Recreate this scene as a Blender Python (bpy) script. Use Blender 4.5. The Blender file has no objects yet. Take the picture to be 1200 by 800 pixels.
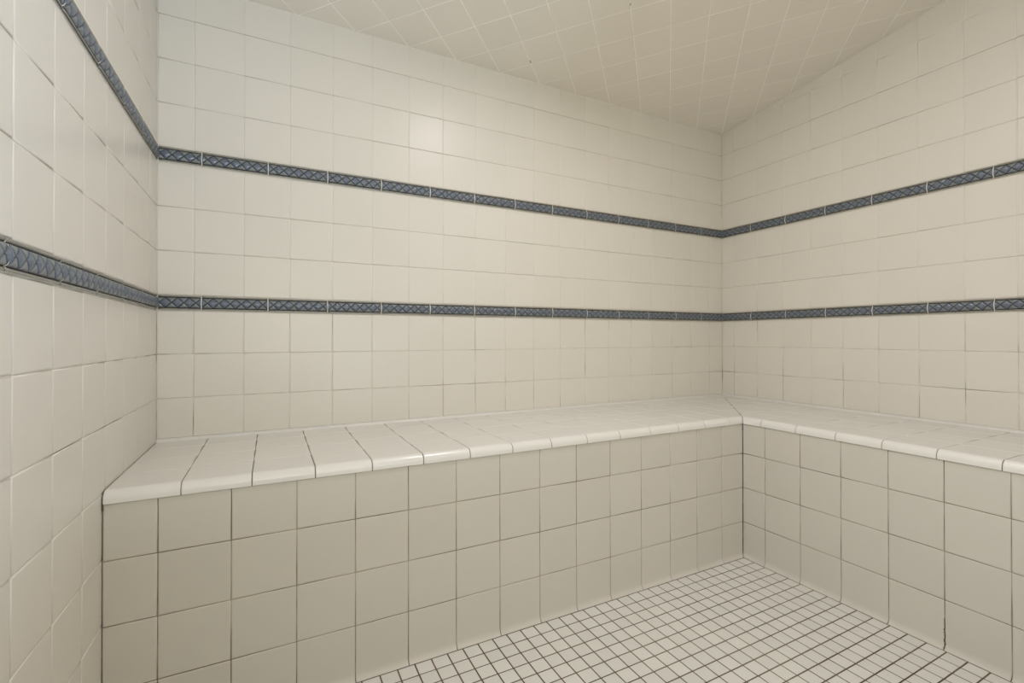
import bpy, math, random
import numpy as np
from mathutils import Matrix, Vector
random.seed(7); rng = np.random.default_rng(7)
C = bpy.context.scene.collection
P = 0.154                      # one wall tile with its joint (six inch tile), metres
# room measures, in tiles: x to the right along the back wall, s away from the back wall, z up from the floor
XL, XR = -0.68992, 17.73574    # left and right wall
Z0 = 4.03556                   # height of the reference row above the floor
DB, DR = 3.83749, 3.85599      # depth of the bench along the back wall / along the right wall
HB = 0.34489                   # height of the relief border
SF = 16.2                      # front wall
ZC, SL = 10.5237 + Z0, 0.12966 # ceiling at the back wall, slope
TOP = 0.04 + Z0                # bench top
UND = -0.165 + Z0              # underside of the bench nosing
B1 = 3 + Z0; B2 = 6 + HB + Z0  # lower edges of the two borders
XB = XR - DR                   # front plane of the right bench
SC = P

def W(x, s, z): return (x*P, -s*P, z*P)

# ------------------------------------------------------------------ materials
def mat(name):
    m = bpy.data.materials.new(name); m.use_nodes = True
    nt = m.node_tree; b = nt.nodes['Principled BSDF']; return m, nt, b
def N(nt, t, **k):
    n = nt.nodes.new(t)
    for a, v in k.items():
        if a.startswith('i_'): n.inputs[a[2:].replace('_', ' ')].default_value = v
        else: setattr(n, a, v)
    return n
def lin(r, g, b):
    f = lambda c: (c/255/12.92) if c/255 <= .04045 else ((c/255+.055)/1.055)**2.4
    return (f(r), f(g), f(b), 1)

def glazed(name, col, var, rough, bump, scale=5.0, mottle=.5, speck=0, spec=.22):
    """ceramic tile: the tone varies a little from tile to tile, the glaze is slightly wavy"""
    m, nt, b = mat(name); L = nt.links.new
    tc = N(nt, 'ShaderNodeTexCoord')
    at = N(nt, 'ShaderNodeAttribute', attribute_name='tone')
    no = N(nt, 'ShaderNodeTexNoise'); no.inputs['Scale'].default_value = 9; no.inputs['Detail'].default_value = 3
    L(tc.outputs['Object'], no.inputs['Vector'])
    ma = N(nt, 'ShaderNodeMath', operation='MULTIPLY_ADD'); ma.inputs[1].default_value = mottle; L(no.outputs['Fac'], ma.inputs[0]); L(at.outputs['Fac'], ma.inputs[2])
    mr = N(nt, 'ShaderNodeMapRange'); mr.inputs['From Min'].default_value = 0; mr.inputs['From Max'].default_value = 1+mottle
    mr.inputs['To Min'].default_value = 1-var; mr.inputs['To Max'].default_value = 1+var; L(ma.outputs[0], mr.inputs['Value'])
    vm = N(nt, 'ShaderNodeVectorMath', operation='SCALE'); vm.inputs[0].default_value = col[:3]; L(mr.outputs[0], vm.inputs['Scale'])
    out = vm.outputs[0]
    if speck:
        n3 = N(nt, 'ShaderNodeTexNoise'); n3.inputs['Scale'].default_value = 2720; L(tc.outputs['Object'], n3.inputs['Vector'])
        m3 = N(nt, 'ShaderNodeMapRange'); m3.inputs['From Min'].default_value = .3; m3.inputs['From Max'].default_value = .7
        m3.inputs['To Min'].default_value = 1-speck; m3.inputs['To Max'].default_value = 1+speck; L(n3.outputs['Fac'], m3.inputs['Value'])
        v3 = N(nt, 'ShaderNodeVectorMath', operation='SCALE'); L(out, v3.inputs[0]); L(m3.outputs[0], v3.inputs['Scale']); out = v3.outputs[0]
    L(out, b.inputs['Base Color'])
    b.inputs['Roughness'].default_value = rough
    b.inputs['IOR'].default_value = 1.5; b.inputs['Specular IOR Level'].default_value = spec
    n2 = N(nt, 'ShaderNodeTexNoise'); n2.inputs['Scale'].default_value = scale; n2.inputs['Detail'].default_value = 1.5
    L(tc.outputs['Object'], n2.inputs['Vector'])
    bp = N(nt, 'ShaderNodeBump'); bp.inputs['Strength'].default_value = 1; bp.inputs['Distance'].default_value = bump
    L(n2.outputs['Fac'], bp.inputs['Height']); L(bp.outputs[0], b.inputs['Normal'])
    return m

def grout(name, clean, dirty, lo, hi, scale=7.0, rough=.85):
    """cement joint; lo/hi set how much of it is stained brown"""
    m, nt, b = mat(name); L = nt.links.new
    tc = N(nt, 'ShaderNodeTexCoord')
    no = N(nt, 'ShaderNodeTexNoise'); no.inputs['Scale'].default_value = scale; no.inputs['Detail'].default_value = 4
    L(tc.outputs['Object'], no.inputs['Vector'])
    cr = N(nt, 'ShaderNodeValToRGB'); cr.color_ramp.elements[0].position = lo; cr.color_ramp.elements[1].position = hi
    cr.color_ramp.elements[0].color = clean; cr.color_ramp.elements[1].color = dirty
    L(no.outputs['Fac'], cr.inputs[0]); L(cr.outputs[0], b.inputs['Base Color'])
    b.inputs['Roughness'].default_value = rough
    return m

def plain(name, col, rough, bump=0, scale=60):
    m, nt, b = mat(name)
    tc = N(nt, 'ShaderNodeTexCoord'); no = N(nt, 'ShaderNodeTexNoise'); no.inputs['Scale'].default_value = scale
    nt.links.new(tc.outputs['Object'], no.inputs['Vector'])
    mx = N(nt, 'ShaderNodeMix', data_type='RGBA'); mx.inputs['A'].default_value = tuple(c*.94 for c in col[:3])+(1,); mx.inputs['B'].default_value = col
    nt.links.new(no.outputs['Fac'], mx.inputs['Factor']); nt.links.new(mx.outputs['Result'], b.inputs['Base Color'])
    b.inputs['Roughness'].default_value = rough
    if bump:
        bp = N(nt, 'ShaderNodeBump'); bp.inputs['Distance'].default_value = bump
        nt.links.new(no.outputs['Fac'], bp.inputs['Height']); nt.links.new(bp.outputs[0], b.inputs['Normal'])
    return m

WALLC = (.70, .662, .586, 1)
M = {}
M['wall_tile'] = glazed('cream_glazed_tile', WALLC, .018, .30, .0006)
M['ceil_tile'] = glazed('cream_ceiling_tile', (.76, .715, .63, 1), .02, .34, .0006)
M['front_tile_shaded'] = glazed('cream_bench_front_tile_shaded', (.60, .565, .50, 1), .022, .36, .0006)  # same tile as the walls, darkened to carry the shade on the front
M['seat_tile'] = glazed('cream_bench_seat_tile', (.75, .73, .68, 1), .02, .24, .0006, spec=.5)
M['mosaic'] = glazed('matte_floor_mosaic_tile', (.70, .685, .635, 1), .05, .55, .0003, scale=20, speck=.06)
M['grout_wall'] = grout('cream_grout', (.76, .72, .64, 1), (.42, .36, .26, 1), .64, .74, 3.0)
M['grout_level_shade'] = grout('tan_level_grout_shaded', (.58, .53, .45, 1), (.38, .33, .25, 1), .42, .68, 4.0)  # tone holds the shadow line of the level joints
M['grout_low'] = grout('stained_cream_grout', (.68, .63, .54, 1), (.22, .165, .11, 1), .50, .66, 5.0)
M['grout_front'] = grout('brown_stained_grout', (.40, .35, .27, 1), (.15, .11, .075, 1), .42, .62, 6.0)
M['grout_seat'] = grout('brown_seat_grout', (.30, .25, .19, 1), (.12, .09, .06, 1), .40, .60, 4.0)
M['grout_floor'] = grout('dark_brown_grout', (.17, .125, .08, 1), (.085, .06, .04, 1), .40, .62, 3.0)
M['grout_ceil'] = grout('pale_ceiling_grout', (.93, .91, .84, 1), (.16, .13, .08, 1), .70, .73, 14.0)
M['grout_border'] = grout('pale_border_grout', (.74, .70, .62, 1), (.55, .50, .40, 1), .5, .8, 20.0)
M['caulk'] = plain('white_caulk', (.74, .72, .67, 1), .45)
M['plaster'] = plain('plaster', (.6, .57, .52, 1), .8)
M['metal'] = plain('white_lamp_trim', (.8, .8, .78, 1), .35)

def border_mat():
    m, nt, b = mat('blue_relief_glaze'); L = nt.links.new
    at = N(nt, 'ShaderNodeAttribute', attribute_name='relief')     # r groove, g diamond, b rail
    sp = N(nt, 'ShaderNodeSeparateColor'); L(at.outputs['Color'], sp.inputs[0])
    tc = N(nt, 'ShaderNodeTexCoord'); no = N(nt, 'ShaderNodeTexNoise'); no.inputs['Scale'].default_value = 90; no.inputs['Detail'].default_value = 3
    L(tc.outputs['Object'], no.inputs['Vector'])
    def mix(fac, a, bb):
        x = N(nt, 'ShaderNodeMix', data_type='RGBA')
        for s, v in (('Factor', fac), ('A', a), ('B', bb)):
            if isinstance(v, (tuple, float)): x.inputs[s].default_value = v
            else: L(v, x.inputs[s])
        return x.outputs['Result']
    dia = mix(no.outputs['Fac'], (.07, .088, .118, 1), (.185, .212, .255, 1))
    tri = mix(no.outputs['Fac'], (.12, .135, .14, 1), (.25, .265, .26, 1))
    c = mix(sp.outputs[1], tri, dia)
    rail = mix(no.outputs['Fac'], (.17, .165, .14, 1), (.32, .30, .25, 1))
    c = mix(sp.outputs[2], c, rail)
    c = mix(sp.outputs[0], c, (.006, .008, .013, 1))
    L(c, b.inputs['Base Color']); b.inputs['Roughness'].default_value = .27
    return m
M['border'] = border_mat()

# ------------------------------------------------------------------ mesh builders
class MB:
    """collects polygons (tile units) with a material index and a tone per face"""
    def __init__(s): s.v = []; s.f = []; s.mi = []; s.t = []; s.sm = []
    def poly(s, pts, mi=0, tone=.5, smooth=False):
        i = len(s.v); s.v += pts; s.f.append(list(range(i, i+len(pts)))); s.mi.append(mi); s.t.append(tone); s.sm.append(smooth)
    def grid(s, rings, mi, tone, close=True, cap=True, smooth=True):
        """rings: equal-length loops, joined by quads"""
        i = len(s.v); n = len(rings[0])
        for r in rings: s.v += r
        for a in range(len(rings)-1):
            for k in range(n if close else n-1):
                k2 = (k+1) % n
                s.f.append([i+a*n+k, i+a*n+k2, i+(a+1)*n+k2, i+(a+1)*n+k]); s.mi.append(mi); s.t.append(tone); s.sm.append(smooth)
        if cap:
            s.f.append([i+(len(rings)-1)*n+k for k in range(n)]); s.mi.append(mi); s.t.append(tone); s.sm.append(smooth)
    def box(s, a, b, mi=0):
        (x0, y0, z0), (x1, y1, z1) = a, b
        q = [(x0,y0,z0),(x1,y0,z0),(x1,y1,z0),(x0,y1,z0),(x0,y0,z1),(x1,y0,z1),(x1,y1,z1),(x0,y1,z1)]
        for f in ((3,2,1,0),(4,5,6,7),(0,1,5,4),(1,2,6,5),(2,3,7,6),(3,0,4,7)): s.poly([q[k] for k in f], mi)
    def build(s, name, mats, parent=None, recalc=False):
        me = bpy.data.meshes.new(name)
        me.from_pydata([W(*q) for q in s.v], [], s.f)
        for m in mats: me.materials.append(M[m])
        me.polygons.foreach_set('material_index', s.mi)
        me.polygons.foreach_set('use_smooth', s.sm)
        a = me.attributes.new('tone', 'FLOAT', 'FACE'); a.data.foreach_set('value', s.t)
        me.update()
        if recalc:
            import bmesh
            bm = bmesh.new(); bm.from_mesh(me); bmesh.ops.recalc_face_normals(bm, faces=bm.faces); bm.to_mesh(me); bm.free()
        o = bpy.data.objects.new(name, me); C.objects.link(o)
        if parent: o.parent = parent
        return o

def clip(poly, a, b, c):
    """keep the part of the 2D polygon where a*u+b*v <= c"""
    out = []
    for i in range(len(poly)):
        p, q = poly[i], poly[(i+1) % len(poly)]
        dp, dq = a*p[0]+b*p[1]-c, a*q[0]+b*q[1]-c
        if dp <= 0: out.append(p)
        if (dp < 0 < dq) or (dq < 0 < dp):
            t = dp/(dp-dq); out.append((p[0]+(q[0]-p[0])*t, p[1]+(q[1]-p[1])*t))
    r = []
    for p in out:
        if not r or abs(p[0]-r[-1][0])+abs(p[1]-r[-1][1]) > 1e-5: r.append(p)
    if len(r) > 1 and abs(r[0][0]-r[-1][0])+abs(r[0][1]-r[-1][1]) < 1e-5: r.pop()
    return r
def area(p): return .5*sum(p[i][0]*p[(i+1) % len(p)][1]-p[(i+1) % len(p)][0]*p[i][1] for i in range(len(p)))
def inset(poly, d):
    """shrink a convex counter-clockwise polygon; None if it vanishes"""
    n = len(poly); L = []
    for i in range(n):
        p, q = poly[i], poly[(i+1) % n]; dx, dy = q[0]-p[0], q[1]-p[1]; l = math.hypot(dx, dy)
        if l < 1e-6: return None
        nx, ny = -dy/l, dx/l
        L.append((nx, ny, nx*p[0]+ny*p[1]+d))
    out = []
    for i in range(n):
        a, b = L[i-1], L[i]; det = a[0]*b[1]-a[1]*b[0]
        if abs(det) < 1e-6: return None
        out.append(((a[2]*b[1]-a[1]*b[2])/det, (a[0]*b[2]-a[2]*b[0])/det))
    for i in range(n):
        e = (poly[(i+1) % n][0]-poly[i][0])*(out[(i+1) % n][0]-out[i][0])+(poly[(i+1) % n][1]-poly[i][1])*(out[(i+1) % n][1]-out[i][1])
        if e <= 0: return None
    return out

def tile(mb, poly, frame, gap=.013, h=.010, bev=.013, mi=0, tilt=.0011, recess=.012):
    """one pillow-edged tile; frame(u, v, w) -> point, w = height over the face plane"""
    if area(poly) < 0: poly = poly[::-1]
    q = []
    for p in poly:
        if not q or math.hypot(p[0]-q[-1][0], p[1]-q[-1][1]) > .035: q.append(p)
    while len(q) > 3 and math.hypot(q[0][0]-q[-1][0], q[0][1]-q[-1][1]) <= .035: q.pop()
    poly = q
    if len(poly) < 3 or area(poly) < .004: return
    base = inset(poly, gap/2)
    if not base: return
    a, b = rng.normal(0, tilt, 2); cu = sum(p[0] for p in base)/len(base); cv = sum(p[1] for p in base)/len(base)
    off = rng.normal(0, .0009)
    rings = []
    for i, w in ((0, -recess-.01), (0, -bev*.75), (bev*.28, -bev*.28), (bev, 0), (bev*1.9, 0)):
        r = inset(base, i) if i else base
        if not r: return
        rings.append([frame(u, v, w+a*(u-cu)+b*(v-cv)+off) for u, v in r])
    mb.grid(rings, mi, float(rng.random()))

def rect(a, b, c, d): return [(a, b), (c, b), (c, d), (a, d)]
def cuts(start, a, b):
    """joint positions start+k strictly inside a..b, with both ends"""
    k = math.floor(a-start)+1; out = [a]
    while start+k < b-1e-4:
        if start+k > a+.04: out.append(start+k)
        k += 1
    out.append(b); return out
def struct(o): o['kind'] = 'structure'; return o

BED = -.011
# ------------------------------------------------------------------ walls
def wall(name, frame, u0, u1, ustart, top, grid_from, extra_low=None):
    """top(u): ceiling height. material slots: tile, clean joint, stained joint, plaster"""
    mb = MB()
    rows = [z for z in (grid_from)]
    us = cuts(ustart, u0, u1)
    for i in range(len(us)-1):
        for (z0, z1) in rows:
            p = rect(us[i], z0, us[i+1], z1)
            t0, t1 = top(u0), top(u1); k = (t1-t0)/(u1-u0)
            p = clip(p, -k, 1, t0-k*u0)
            if len(p) >= 3: tile(mb, p, frame)
    # bed (joint surface), split at the lower border; wall body behind
    zl = B1
    a0, a1 = u0-.02, u1+.02
    mb.poly([frame(a0, 0, BED), frame(a1, 0, BED), frame(a1, zl, BED), frame(a0, zl, BED)], 2)
    mb.poly([frame(a0, zl, BED), frame(a1, zl, BED), frame(a1, top(a1)+.02, BED), frame(a0, top(a0)+.02, BED)], 1)
    for z0, z1 in rows:                      # strips painted darker for the shadow under each tile edge
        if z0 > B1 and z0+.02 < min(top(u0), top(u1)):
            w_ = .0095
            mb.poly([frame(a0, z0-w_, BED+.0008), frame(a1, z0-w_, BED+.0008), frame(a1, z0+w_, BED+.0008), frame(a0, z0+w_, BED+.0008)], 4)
    q = [(u0, 0), (u1, 0), (u1, top(u1)), (u0, top(u0))]
    fr = [frame(u, v, BED) for u, v in q]; bk = [frame(u, v, -.9) for u, v in q]
    mb.poly(bk[::-1], 3)
    for k in range(4): mb.poly([fr[(k+1) % 4], fr[k], bk[k], bk[(k+1) % 4]], 3)
    return struct(mb.build(name, ['wall_tile', 'grout_wall', 'grout_low', 'plaster', 'grout_level_shade']))

z = Z0
rows = [(z-4, z-3), (z-3, z-2), (z-2, z-1), (z-1, z), (z, z+1), (z+1, z+2), (z+2, z+3)]
rows_back = [(TOP-.02, z+1), (z+1, z+2), (z+2, z+3)]
mid = [(z+3+HB+k, z+4+HB+k) for k in range(3)]
hi = [(z+6+2*HB+k, z+7+2*HB+k) for k in range(8)]
ceil_z = lambda s: ZC+SL*s
fb = lambda u, v, w: (u, w, v)                 # s grows away from the wall, so w is s itself
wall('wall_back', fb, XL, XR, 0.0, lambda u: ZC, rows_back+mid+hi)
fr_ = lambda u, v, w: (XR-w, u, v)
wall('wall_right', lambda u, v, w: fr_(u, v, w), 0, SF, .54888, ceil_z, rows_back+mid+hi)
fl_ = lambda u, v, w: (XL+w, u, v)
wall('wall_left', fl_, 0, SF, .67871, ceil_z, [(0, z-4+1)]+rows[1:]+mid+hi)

# front wall behind the camera: tiled, unseen; opening and half wall made up to shape the fill light
DX0, DX1, DZ0, DZ = -.5, 7.5, .3, 16.4
mb = MB()
ff = lambda u, v, w: (u, SF-w, v)
for (a, b, c, d) in ((XL, 0, DX0, ceil_z(SF)), (DX1, 0, XR, ceil_z(SF)), (DX0, DZ, DX1, ceil_z(SF)), (DX0, 0, 3.2, DZ0), (3.2, 0, DX1, 4.3)):  # last box: added half wall keeping fill light off the bench front
    us = cuts(0.0, a, c); vs = cuts(Z0 % 1, b, d)
    for i in range(len(us)-1):
        for j in range(len(vs)-1): tile(mb, rect(us[i], vs[j], us[i+1], vs[j+1]), ff)
    mb.box((a, SF+.013, b), (c, SF+.9, d), 1)
struct(mb.build('wall_front', ['wall_tile', 'grout_wall']))

# ------------------------------------------------------------------ ceiling: tiles laid diagonally
mb = MB()
fc = lambda u, v, w: (u, v, ZC+SL*v-w)
r2 = 1.417/2
s0, d0 = 12.07, 7.86
def cl(p):
    p = clip(p, -1, 0, -XL); p = clip(p, 1, 0, XR) if len(p) > 2 else []
    p = clip(p, 0, -1, 0) if len(p) > 2 else []; return clip(p, 0, 1, SF) if len(p) > 2 else []
for i in range(-12, 20):
    for j in range(-24, 16):
        a, b = s0+i*2*r2, d0+j*2*r2            # a = x+s, b = x-s
        c4 = [(a, b), (a+2*r2, b), (a+2*r2, b+2*r2), (a, b+2*r2)]
        p = [((q[0]+q[1])/2, (q[0]-q[1])/2) for q in c4]
        if max(q[0] for q in p) < XL or min(q[0] for q in p) > XR or max(q[1] for q in p) < 0 or min(q[1] for q in p) > SF: continue
        p = cl(p if area(p) > 0 else p[::-1])
        if len(p) > 2: tile(mb, p, fc, gap=.019, bev=.007, tilt=.0006)
q = [(XL-.9, -.9), (XR+.9, -.9), (XR+.9, SF+.9), (XL-.9, SF+.9)]
f1 = [fc(u, v, -.005) for u, v in q]; f2 = [fc(u, v, -1.0) for u, v in q]
mb.poly(f1, 1); mb.poly(f2[::-1], 1)
for k in range(4): mb.poly([f1[k], f1[(k+1) % 4], f2[(k+1) % 4], f2[k]], 1)
struct(mb.build('ceiling', ['ceil_tile', 'grout_ceil']))

# ------------------------------------------------------------------ floor: two inch mosaic
mb = MB(); TO = .085
fz = lambda u, v, w: (u, v, w)
g = .3342
xs = [XB-TO-.006-k*g for k in range(60)]; xs = [x for x in xs if x > XL+.05]+[XL]; xs = xs[::-1]
ss = [DB+TO+.006+k*.3335 for k in range(60)]; ss = [q for q in ss if q < SF-.05]+[SF]
for i in range(len(xs)-1):
    for j in range(len(ss)-1):
        tile(mb, rect(xs[i], ss[j], xs[i+1], ss[j+1]), fz, gap=.028, bev=.006, tilt=.003, recess=.006)
mb.box((XL-.9, -.9, -.6), (XR+.9, SF+.9, -.0065), 1)
struct(mb.build('floor', ['mosaic', 'grout_floor']))

# ------------------------------------------------------------------ bench
def profile_tile(mb, prof, place, a, b, gap, mi, bev=.012, lim=None, nmi=None):
    """a tile that follows a profile [(d, z, nd, nz)], run from a to b; place(u, d, z)"""
    a += gap/2; b -= gap/2; rings = []
    for k, (u, cut) in enumerate(((a, .02), (a, .009), (a+bev*.3, .003), (a+bev, 0), (a+bev*1.9, 0), (b-bev*1.9, 0), (b-bev, 0), (b-bev*.3, .003), (b, .009), (b, .02))):
        r = []
        for d, zz, nd, nz in prof:
            dd, z2 = d-nd*cut, zz-nz*cut
            uu = u
            if lim: uu = min(u, lim(d)-gap/2-(b-u if u > (a+b)/2 else 0))
            r.append(place(uu, dd, z2))
        rings.append(r)
    mb.grid(rings, mi, float(rng.random()), close=False, cap=False)

def arc(cx, cz, rx, rz, a0, a1, n):
    out = []
    for k in range(n+1):
        t = math.radians(a0+(a1-a0)*k/n); c, s_ = math.cos(t), math.sin(t)
        l = math.hypot(c/rx, s_/rz); out.append((cx+rx*c, cz+rz*s_, c/rx/l, s_/rz/l))
    return out

def bench_run(root, side):
    back = side == 'back'
    if back:      # u = x, d = distance out from the wall
        place = lambda u, d, zz: (u, d, zz); D = DB; u0 = XL+.008; u1 = XB
        fjoint, cjoint = -.00122, .30
        mitre = lambda d: XR-d*DR/DB if True else 0
        flip = False
    else:         # u = s, d = distance out from the right wall
        place = lambda u, d, zz: (XR-d, u, zz); D = DR; u0 = DB; u1 = SF-.02
        fjoint, cjoint = DB+.69895, 4.425
        flip = True
    lbl = {'back': 'along the back wall', 'right': 'along the right wall'}[side]
    # front: three full rows above the cove row
    mb = MB()
    us = cuts(fjoint, u0, u1)
    fpl = lambda u, v, w: place(u, D+w, v)
    for i in range(len(us)-1):
        for za, zb in ((1, 2), (2, 3), (3, UND)):
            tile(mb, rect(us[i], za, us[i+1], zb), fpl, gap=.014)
    for (d0_, z0_), (d1_, z1_) in (((D+BED, .0), (D+BED, UND)),):
        mb.poly([place(u0, d0_, z0_), place(u1, d0_, z0_), place(u1, d1_, z1_), place(u0, d1_, z1_)], 1)
    o = mb.build('front_panel', ['front_tile_shaded', 'grout_front'], root); o['label'] = 'square-tiled bench front '+lbl
    # cove row: vertical face curving out at the floor
    mb = MB(); H = .14; A = .085
    prof = [(D-.012, 1-.007, 0, 1), (D-.004, 1-.0095, .6, .8), (D, 1-.019, 1, 0), (D, 1-.03, 1, 0), (D, .6, 1, 0), (D, .3, 1, 0)]
    prof += [(D+A-A*math.cos(t), H-H*math.sin(t), math.cos(t)/A/math.hypot(math.cos(t)/A, math.sin(t)/H), math.sin(t)/H/math.hypot(math.cos(t)/A, math.sin(t)/H)) for t in [math.radians(x) for x in range(0, 91, 9)]]
    for i in range(len(us)-1):
        lim = None
        pl = place
        if back and i == len(us)-2: lim = lambda d: u1-max(0, d-D)
        if not back and i == 0:
            pl = lambda u, d, zz, p0=place: p0(max(u, u0+.006+max(0, d-D)), d, zz)
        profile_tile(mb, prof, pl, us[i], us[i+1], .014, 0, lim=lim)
    o = mb.build('cove_base', ['front_tile_shaded'], root, recalc=True); o['label'] = 'bottom row of tiles curving out to the floor '+lbl
    # seat: rows of square tiles behind the nosing row, cut along the mitre in the corner
    NB = .16                                   # width of the rounded nose
    mb = MB()
    if back: cs = cuts(cjoint, XL+.008, XR-.01)
    else: cs = cuts(cjoint, 0.01, SF-.02)
    fs = lambda u, v, w: place(u, v, TOP+w)
    vs = [0.03, D-3, D-2, D-1]
    kk = DR/DB
    for i in range(len(cs)-1):
        for j in range(len(vs)-1):
            last = False
            p = rect(cs[i], vs[j], cs[i+1], vs[j+1])
            if back: p = clip(p, 1, kk, XR)            # x <= XR - s*k
            else: p = clip(p, -1, 1/kk, 0)             # s >= d / k
            if len(p) < 3: continue
            if last:                                   # joins the nose without a joint on that side
                p2 = [(a_, b_+.008 if abs(b_-vs[j+1]) < 1e-6 else b_) for a_, b_ in p]
                tile(mb, p2, fs, gap=.014, tilt=0)
            else: tile(mb, p, fs, gap=.014)
    if back: q = [(XL+.008, .02), (XR-.02, .02), (XB, D-NB), (XL+.008, D-NB)]
    else: q = [(.02, .02), (SF-.02, .02), (SF-.02, D-NB), (DB-NB, D-NB)]
    t_ = [place(a_, b_, TOP+BED) for a_, b_ in q]; b_2 = [place(a_, b_, TOP-.45) for a_, b_ in q]
    mb.poly(t_, 1); mb.poly(b_2[::-1], 1)
    for k in range(4): mb.poly([t_[k], t_[(k+1) % 4], b_2[(k+1) % 4], b_2[k]], 1)
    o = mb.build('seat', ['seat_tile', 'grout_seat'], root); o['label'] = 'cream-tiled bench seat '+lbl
    # nose: rounded front edge
    mb = MB(); OV = .030; R = .135
    prof = [(D-1+.007, TOP-.012, -1, 0), (D-1+.009, TOP-.004, -.5, .85), (D-1+.02, TOP, 0, 1), (D-1+.035, TOP, 0, 1), (D-.6, TOP, 0, 1), (D-.3, TOP, 0, 1), (D-NB, TOP, 0, 1)]
    prof += arc(D+OV-R, TOP-R, R, R, 90, 0, 10)
    prof += [(D+OV, UND+.02, 1, 0)]+arc(D+OV-.012, UND+.014, .012, .012, 0, -90, 3)+[(D-.02, UND+.002, 0, -1)]
    for i in range(len(cs)-1):
        a_, b_ = cs[i], cs[i+1]
        if back:
            if a_ > XB+1: continue
            lim = (lambda d: XR-d*kk) if b_ > XB-.1 else None
            profile_tile(mb, prof, place, a_, b_, .014, 0, lim=lim)
        else:
            if b_ < DB-1: continue
            if a_ < DB+.1:
                pl = lambda u, d, zz, p0=place: p0(max(u, d/kk+.008), d, zz)
                profile_tile(mb, prof, pl, a_, b_, .014, 0)
            else: profile_tile(mb, prof, place, a_, b_, .014, 0)
    # core of the nose: joint colour
    cs2 = [place(*a) for a in ([(XL+.01, D-NB, TOP-.013), (XB+NB, D-NB, TOP-.013), (XB+.06, D-.06, TOP-.013), (XL+.01, D-.06, TOP-.013)] if back else [(DB-NB, D-NB, TOP-.013), (SF-.02, D-NB, TOP-.013), (SF-.02, D-.06, TOP-.013), (DB-.06, D-.06, TOP-.013)])]
    mb.poly(cs2, 1)
    pr2 = [(d-nd*.014, zz-nz*.014) for d, zz, nd, nz in prof[6:-1]]
    ends = (XL+.01, XB-.02) if back else (DB+.02, SF-.02)
    mb.grid([[place(e, d, zz) for d, zz in pr2] for e in ends], 1, .5, close=False, cap=False)
    o = mb.build('nosing', ['seat_tile', 'grout_seat'], root, recalc=True); o['label'] = 'white rounded front edge of the seat '+lbl
    # caulk between seat and wall
    mb = MB(); r = .07
    prof2 = [(.004, TOP+r), (.012, TOP+r*.62), (.032, TOP+r*.28), (r, TOP+.002), (r, TOP-.02), (.004, TOP-.02)]
    ends = ((XL, XR) if back else (0.0, SF))
    ends = (ends[0]+.008, ends[1]-.02)
    mb.grid([[place(e, d, zz) for d, zz in prof2] for e in ends], 0, .5, close=True, cap=False)
    mb.build('caulk_bead', ['caulk'], root, recalc=True)

root = bpy.data.objects.new('corner_bench', None); C.objects.link(root)
root['label'] = 'L-shaped built-in bench covered in cream square tiles, wrapping the back and right walls'
root['category'] = 'bench'
bench_run(root, 'back'); bench_run(root, 'right')

# a dark broken-out joint low on the right bench front, and a gap at the left end of the nosing
mb = MB(); uc = DB+.69895+4; n = 26; L_, R_ = [], []
for k in range(n+1):
    t = k/n; zz = .02+t*.62; wd = (.010+.014*(1-t))*(.7+.6*rng.random()); c = uc+.006*math.sin(t*19)+.004*rng.normal()
    dd = DR+.0025+(.085-.085*math.sqrt(max(0, 1-(1-min(1, zz/.14))**2)) if zz < .14 else 0)
    L_.append((XB-(dd-DR), c-wd*.6, zz)); R_.append((XB-(dd-DR), c+wd*.6, zz))
for k in range(n): mb.poly([R_[k], L_[k], L_[k+1], R_[k+1]])
M['crack'] = plain('crumbled_joint', (.13, .10, .07, 1), .95, .002)
o = mb.build('joint_crack', ['crack'], root); o['label'] = 'dark crumbled joint low in the bench front'
mb = MB()
mb.box((XL+.009, DB-.05, UND-.09), (XL+.020, DB+.030, UND+.03))
o = mb.build('edge_gap', ['crack'], root); o['label'] = 'dark gap where the seat edge meets the left wall'

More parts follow.
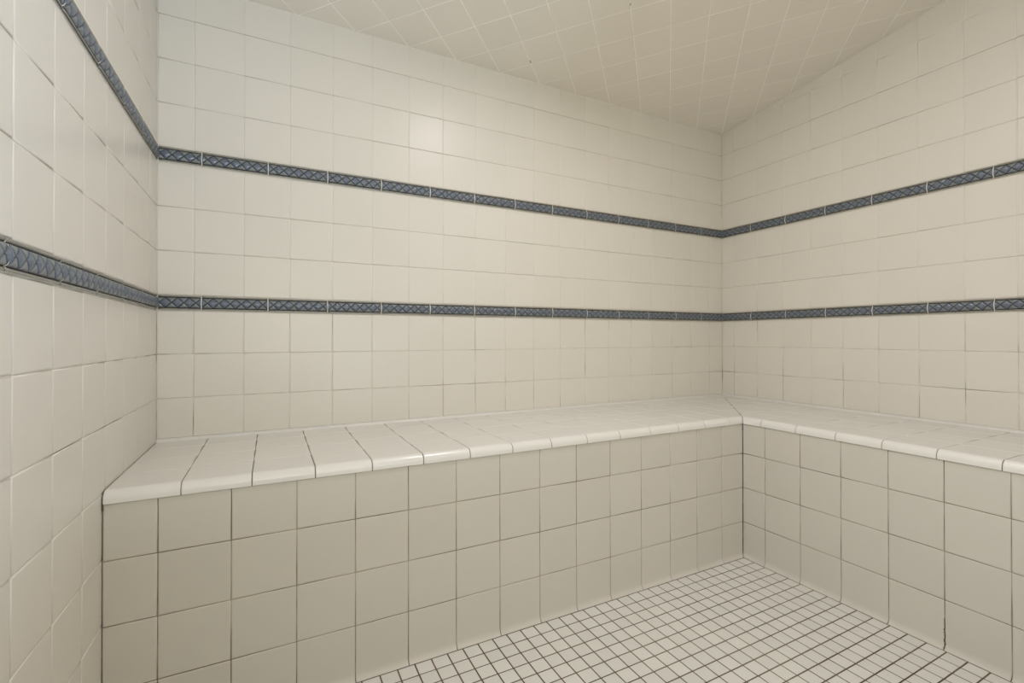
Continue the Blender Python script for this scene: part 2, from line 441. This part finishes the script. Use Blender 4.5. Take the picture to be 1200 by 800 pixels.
# ------------------------------------------------------------------ relief borders
LP = 1.3625
def border(name, frame, z0, u0, u1, joint, label):
    """frame(u, v, w); joint = position of one joint"""
    rt = bpy.data.objects.new(name, None); C.objects.link(rt); rt['label'] = label; rt['category'] = 'tile border'; rt['group'] = 'blue relief tile borders'
    js = []; k = math.floor((u0-joint)/LP)
    while joint+k*LP < u1: js.append(joint+k*LP); k += 1
    js.append(joint+k*LP)
    nv = 45; G = .0095
    v_ = np.linspace(0, 1, nv)
    bands = {'diamond_band': [], 'rail': None}
    def heights(uu, v):
        """uu: position inside the tile 0..1 (arrays), v 0..1 -> height (tiles), groove, diamond, rail"""
        ph = uu*6
        vb = (v-.16)/(.84-.16)                     # 0..1 in the diamond band
        x = ph % 1.0                               # diamond centred at 0/1, node at .5
        xx = np.abs(x-.0); xx = np.minimum(xx, 1-xx)      # distance from diamond centre 0..0.5
        yy = np.abs(vb-.5)                                # 0..0.5
        e = (xx+yy)-.5                                    # <0 inside diamond
        dist = np.abs(e)/1.414*(LP/6)
        ed = np.minimum(np.abs(vb), np.abs(1-vb))*.68*HB     # distance to the band edge line
        inband = (vb > 0) & (vb < 1)
        g1 = np.exp(-(dist/.0078)**2); g2 = np.exp(-(ed/.0085)**2)
        groove = np.where(inband, np.maximum(g1, g2), np.exp(-(ed/.0085)**2))
        bulge = np.where(inband, .052*np.sqrt(np.clip(1-(2*yy)**2*.85, 0, 1)), 0)
        pillow = np.where(inband, .018*np.clip(np.minimum(dist, ed)/.05, 0, 1)**.6, 0)
        vr = np.where(v < .5, v/.145, (1-v)/.145)
        rail = np.where(~inband, .026*np.sqrt(np.clip(1-(2*np.clip(vr, 0, 1)-1)**2, 0, 1))+.010, 0)
        h = np.where(inband, bulge+pillow*1.0-.012*np.maximum(g1, g2), rail)
        return h, groove, (e < 0)*inband*1.0, (~inband)*1.0
    def emit(part, vlo, vhi, nvs):
        V = []; F = []; Cc = []; base = 0
        for a, b in zip(js[:-1], js[1:]):
            ua, ub = max(a+G, u0+.004), min(b-G, u1-.004)
            if ub-ua < .03: continue
            n = max(3, int((ub-ua)/LP*(170 if part == 'diamond_band' else 20)))
            us = np.linspace(ua, ub, n); vs = np.linspace(vlo, vhi, nvs)
            U, VV = np.meshgrid(us, vs, indexing='ij')
            h, gr, di, ra = heights((U-a)/LP, VV)
            edge = np.minimum(U-ua, ub-U); h = h*(.75+.25*np.clip(edge/.006, 0, 1)**.5)
            h[:, 0] = np.where(True, h[:, 0], 0)
            # skirts down to the bed at the ends
            for (uu, hh) in ((us, None),):
                pass
            pts = np.stack([U, VV*HB+z0, h], -1)
            sk0 = pts[:1].copy(); sk0[..., 2] = BED; sk1 = pts[-1:].copy(); sk1[..., 2] = BED
            pts = np.concatenate([sk0, pts, sk1], 0)
            col = np.stack([gr, di, ra, np.ones_like(gr)], -1); col = np.concatenate([col[:1], col, col[-1:]], 0)
            nn = pts.shape[0]
            flat = pts.reshape(-1, 3)
            V += [frame(*q) for q in flat.tolist()]
            idx = (np.arange(nn-1)[:, None]*nvs+np.arange(nvs-1)[None, :]).ravel()+base
            F += np.stack([idx, idx+nvs, idx+nvs+1, idx+1], 1).tolist()
            Cc.append(col.reshape(-1, 4)); base += nn*nvs
        me = bpy.data.meshes.new(part); me.from_pydata([W(*q) for q in V], [], F)
        ca = me.attributes.new('relief', 'FLOAT_COLOR', 'POINT'); ca.data.foreach_set('color', np.concatenate(Cc).ravel())
        me.materials.append(M['border']); me.polygons.foreach_set('use_smooth', [True]*len(me.polygons)); me.update()
        o = bpy.data.objects.new(part, me); C.objects.link(o); o.parent = rt; return o
    emit('diamond_band', .16, .84, 37)
    o = emit('rail', .03, .16, 9); o['label'] = 'olive-grey lower rail of the border'
    o = emit('rail', .84, .97, 9); o['label'] = 'olive-grey upper rail of the border'
    mb = MB()
    fr = [frame(u, v, -.001) for u, v in rect(u0+.001, z0+.001, u1-.001, z0+HB-.001)]
    bk = [frame(u, v, -.02) for u, v in rect(u0+.001, z0+.001, u1-.001, z0+HB-.001)]
    mb.poly(fr); mb.poly(bk[::-1])
    for k in range(4): mb.poly([fr[(k+1) % 4], fr[k], bk[k], bk[(k+1) % 4]])
    for j in js:                                  # raised joint between two border tiles
        if u0+.01 < j < u1-.01:
            sec = [(.06, 0), (.10, .022), (.14, .022), (.16, .008), (.22, .04), (.35, .054), (.5, .058), (.65, .054), (.78, .04), (.84, .008), (.86, .022), (.90, .022), (.95, 0)]
            mb.grid([[frame(uu, z0+HB*v, hh*.92) for v, hh in sec] for uu in (j-G, j+G)], 0, .5, close=False, cap=False)
    mb.build('grout_joints', ['grout_border'], rt, recalc=True)

TXT = 'dark blue diamond-relief tile border '
fR = lambda u, v, w: (XR-w, u, v); fL = lambda u, v, w: (XL+w, u, v)
for zz, w_ in ((B1, 'lower'), (B2, 'upper')):
    border('tile_border', fb, zz, XL+.03, XR-.03, .155, w_+' '+TXT+'running across the back wall')
    border('tile_border', fR, zz, .03, SF-.02, -.045, w_+' '+TXT+'on the right wall')
    border('tile_border', fL, zz, .03, SF-.02, .07, w_+' '+TXT+'on the left wall')

# ------------------------------------------------------------------ lamp in the ceiling
LX, LS = 7.9, 7.3
lamp = bpy.data.objects.new('ceiling_light', None); C.objects.link(lamp)
lamp['label'] = 'small round white recessed light in the tiled ceiling above the floor'; lamp['category'] = 'ceiling light'
mb = MB(); n = 40
nrm = [fc(0, 0, 0)]
def ring(r, w): return [fc(LX+r*math.cos(2*math.pi*k/n), LS+r*math.sin(2*math.pi*k/n), w) for k in range(n)]
mb.grid([ring(.62, -.005), ring(.62, .03), ring(.58, .055), ring(.47, .05), ring(.45, .02), ring(.45, -.01)], 0, .5, cap=False)
mb.build('trim_ring', ['metal'], lamp, recalc=True)
E_ = bpy.data.materials.new('lit_lens'); E_.use_nodes = True
eb = E_.node_tree.nodes['Principled BSDF']; eb.inputs['Emission Color'].default_value = (.983, .95, 1, 1); eb.inputs['Emission Strength'].default_value = 272
eb.inputs['Base Color'].default_value = (.9, .9, .9, 1); M['lens'] = E_
mb = MB(); mb.poly(ring(.46, .03)[::-1]); mb.poly(ring(.46, .02))
mb.build('lens', ['lens'], lamp)

# ------------------------------------------------------------------ added fill lights outside the made-up opening
def area_light(name, loc, rot, sx, sy, power, col):
    l = bpy.data.lights.new(name, 'AREA'); l.shape = 'RECTANGLE'; l.size = sx; l.size_y = sy; l.energy = power; l.color = col
    o = bpy.data.objects.new(name, l); C.objects.link(o); o.location = loc; o.rotation_euler = rot; return o
area_light('fill_upper_left', W(9.5, SF+8, 2.5), (math.radians(104), 0, math.radians(17)), 1.2, .9, 92, (.60, .76, 1.0))  # added cool fill for the upper left walls
area_light('fill_from_left', W(-3.5, SF+4.5, 6.5), (math.radians(90), 0, math.radians(-38)), 1.0, 1.3, 26, (.914, .932, 1))  # added fill from the left for the right bench front
area_light('fill_upward', W(2.2, SF+3.2, 8.2), (math.radians(114), 0, math.radians(-24)), 1.3, 1.1, 22.7, (1, .96, .79))  # added fill tilted up to brighten ceiling and right wall
w = bpy.data.worlds.new('world'); bpy.context.scene.world = w; w.use_nodes = True
w.node_tree.nodes['Background'].inputs[0].default_value = (.92, .96, 1, 1); w.node_tree.nodes['Background'].inputs[1].default_value = .05

# ------------------------------------------------------------------ camera
yaw, pitch, roll = 0.48066, 0.00606, -0.00109
f, cx, cy = 555.91, 607.31, 391.87
cyw, syw = math.cos(yaw), math.sin(yaw)
r = Vector((cyw, -syw, 0)); fw = Vector((syw, cyw, 0)); up = Vector((0, 0, 1))
fw2 = fw*math.cos(pitch)+up*math.sin(pitch); up2 = up*math.cos(pitch)-fw*math.sin(pitch)
r3 = r*math.cos(roll)+up2*math.sin(roll); up3 = up2*math.cos(roll)-r*math.sin(roll)
cd = bpy.data.cameras.new('camera'); cam = bpy.data.objects.new('camera', cd); C.objects.link(cam)
mtx = Matrix((r3, up3, -fw2)).transposed().to_4x4(); mtx.translation = Vector(W(1.58248, 13.16631, 2.37278+Z0))
cam.matrix_world = mtx
cd.sensor_width = 36; cd.sensor_fit = 'HORIZONTAL'; cd.lens = f/1200*36
cd.shift_x = (600-cx)/1200; cd.shift_y = (cy-400)/1200; cd.clip_start = .02
S = bpy.context.scene; S.camera = cam
S.view_settings.view_transform = 'Standard'; S.view_settings.look = 'None'; S.view_settings.gamma = 1; S.view_settings.use_curve_mapping = False
S.view_settings.exposure = 0.0
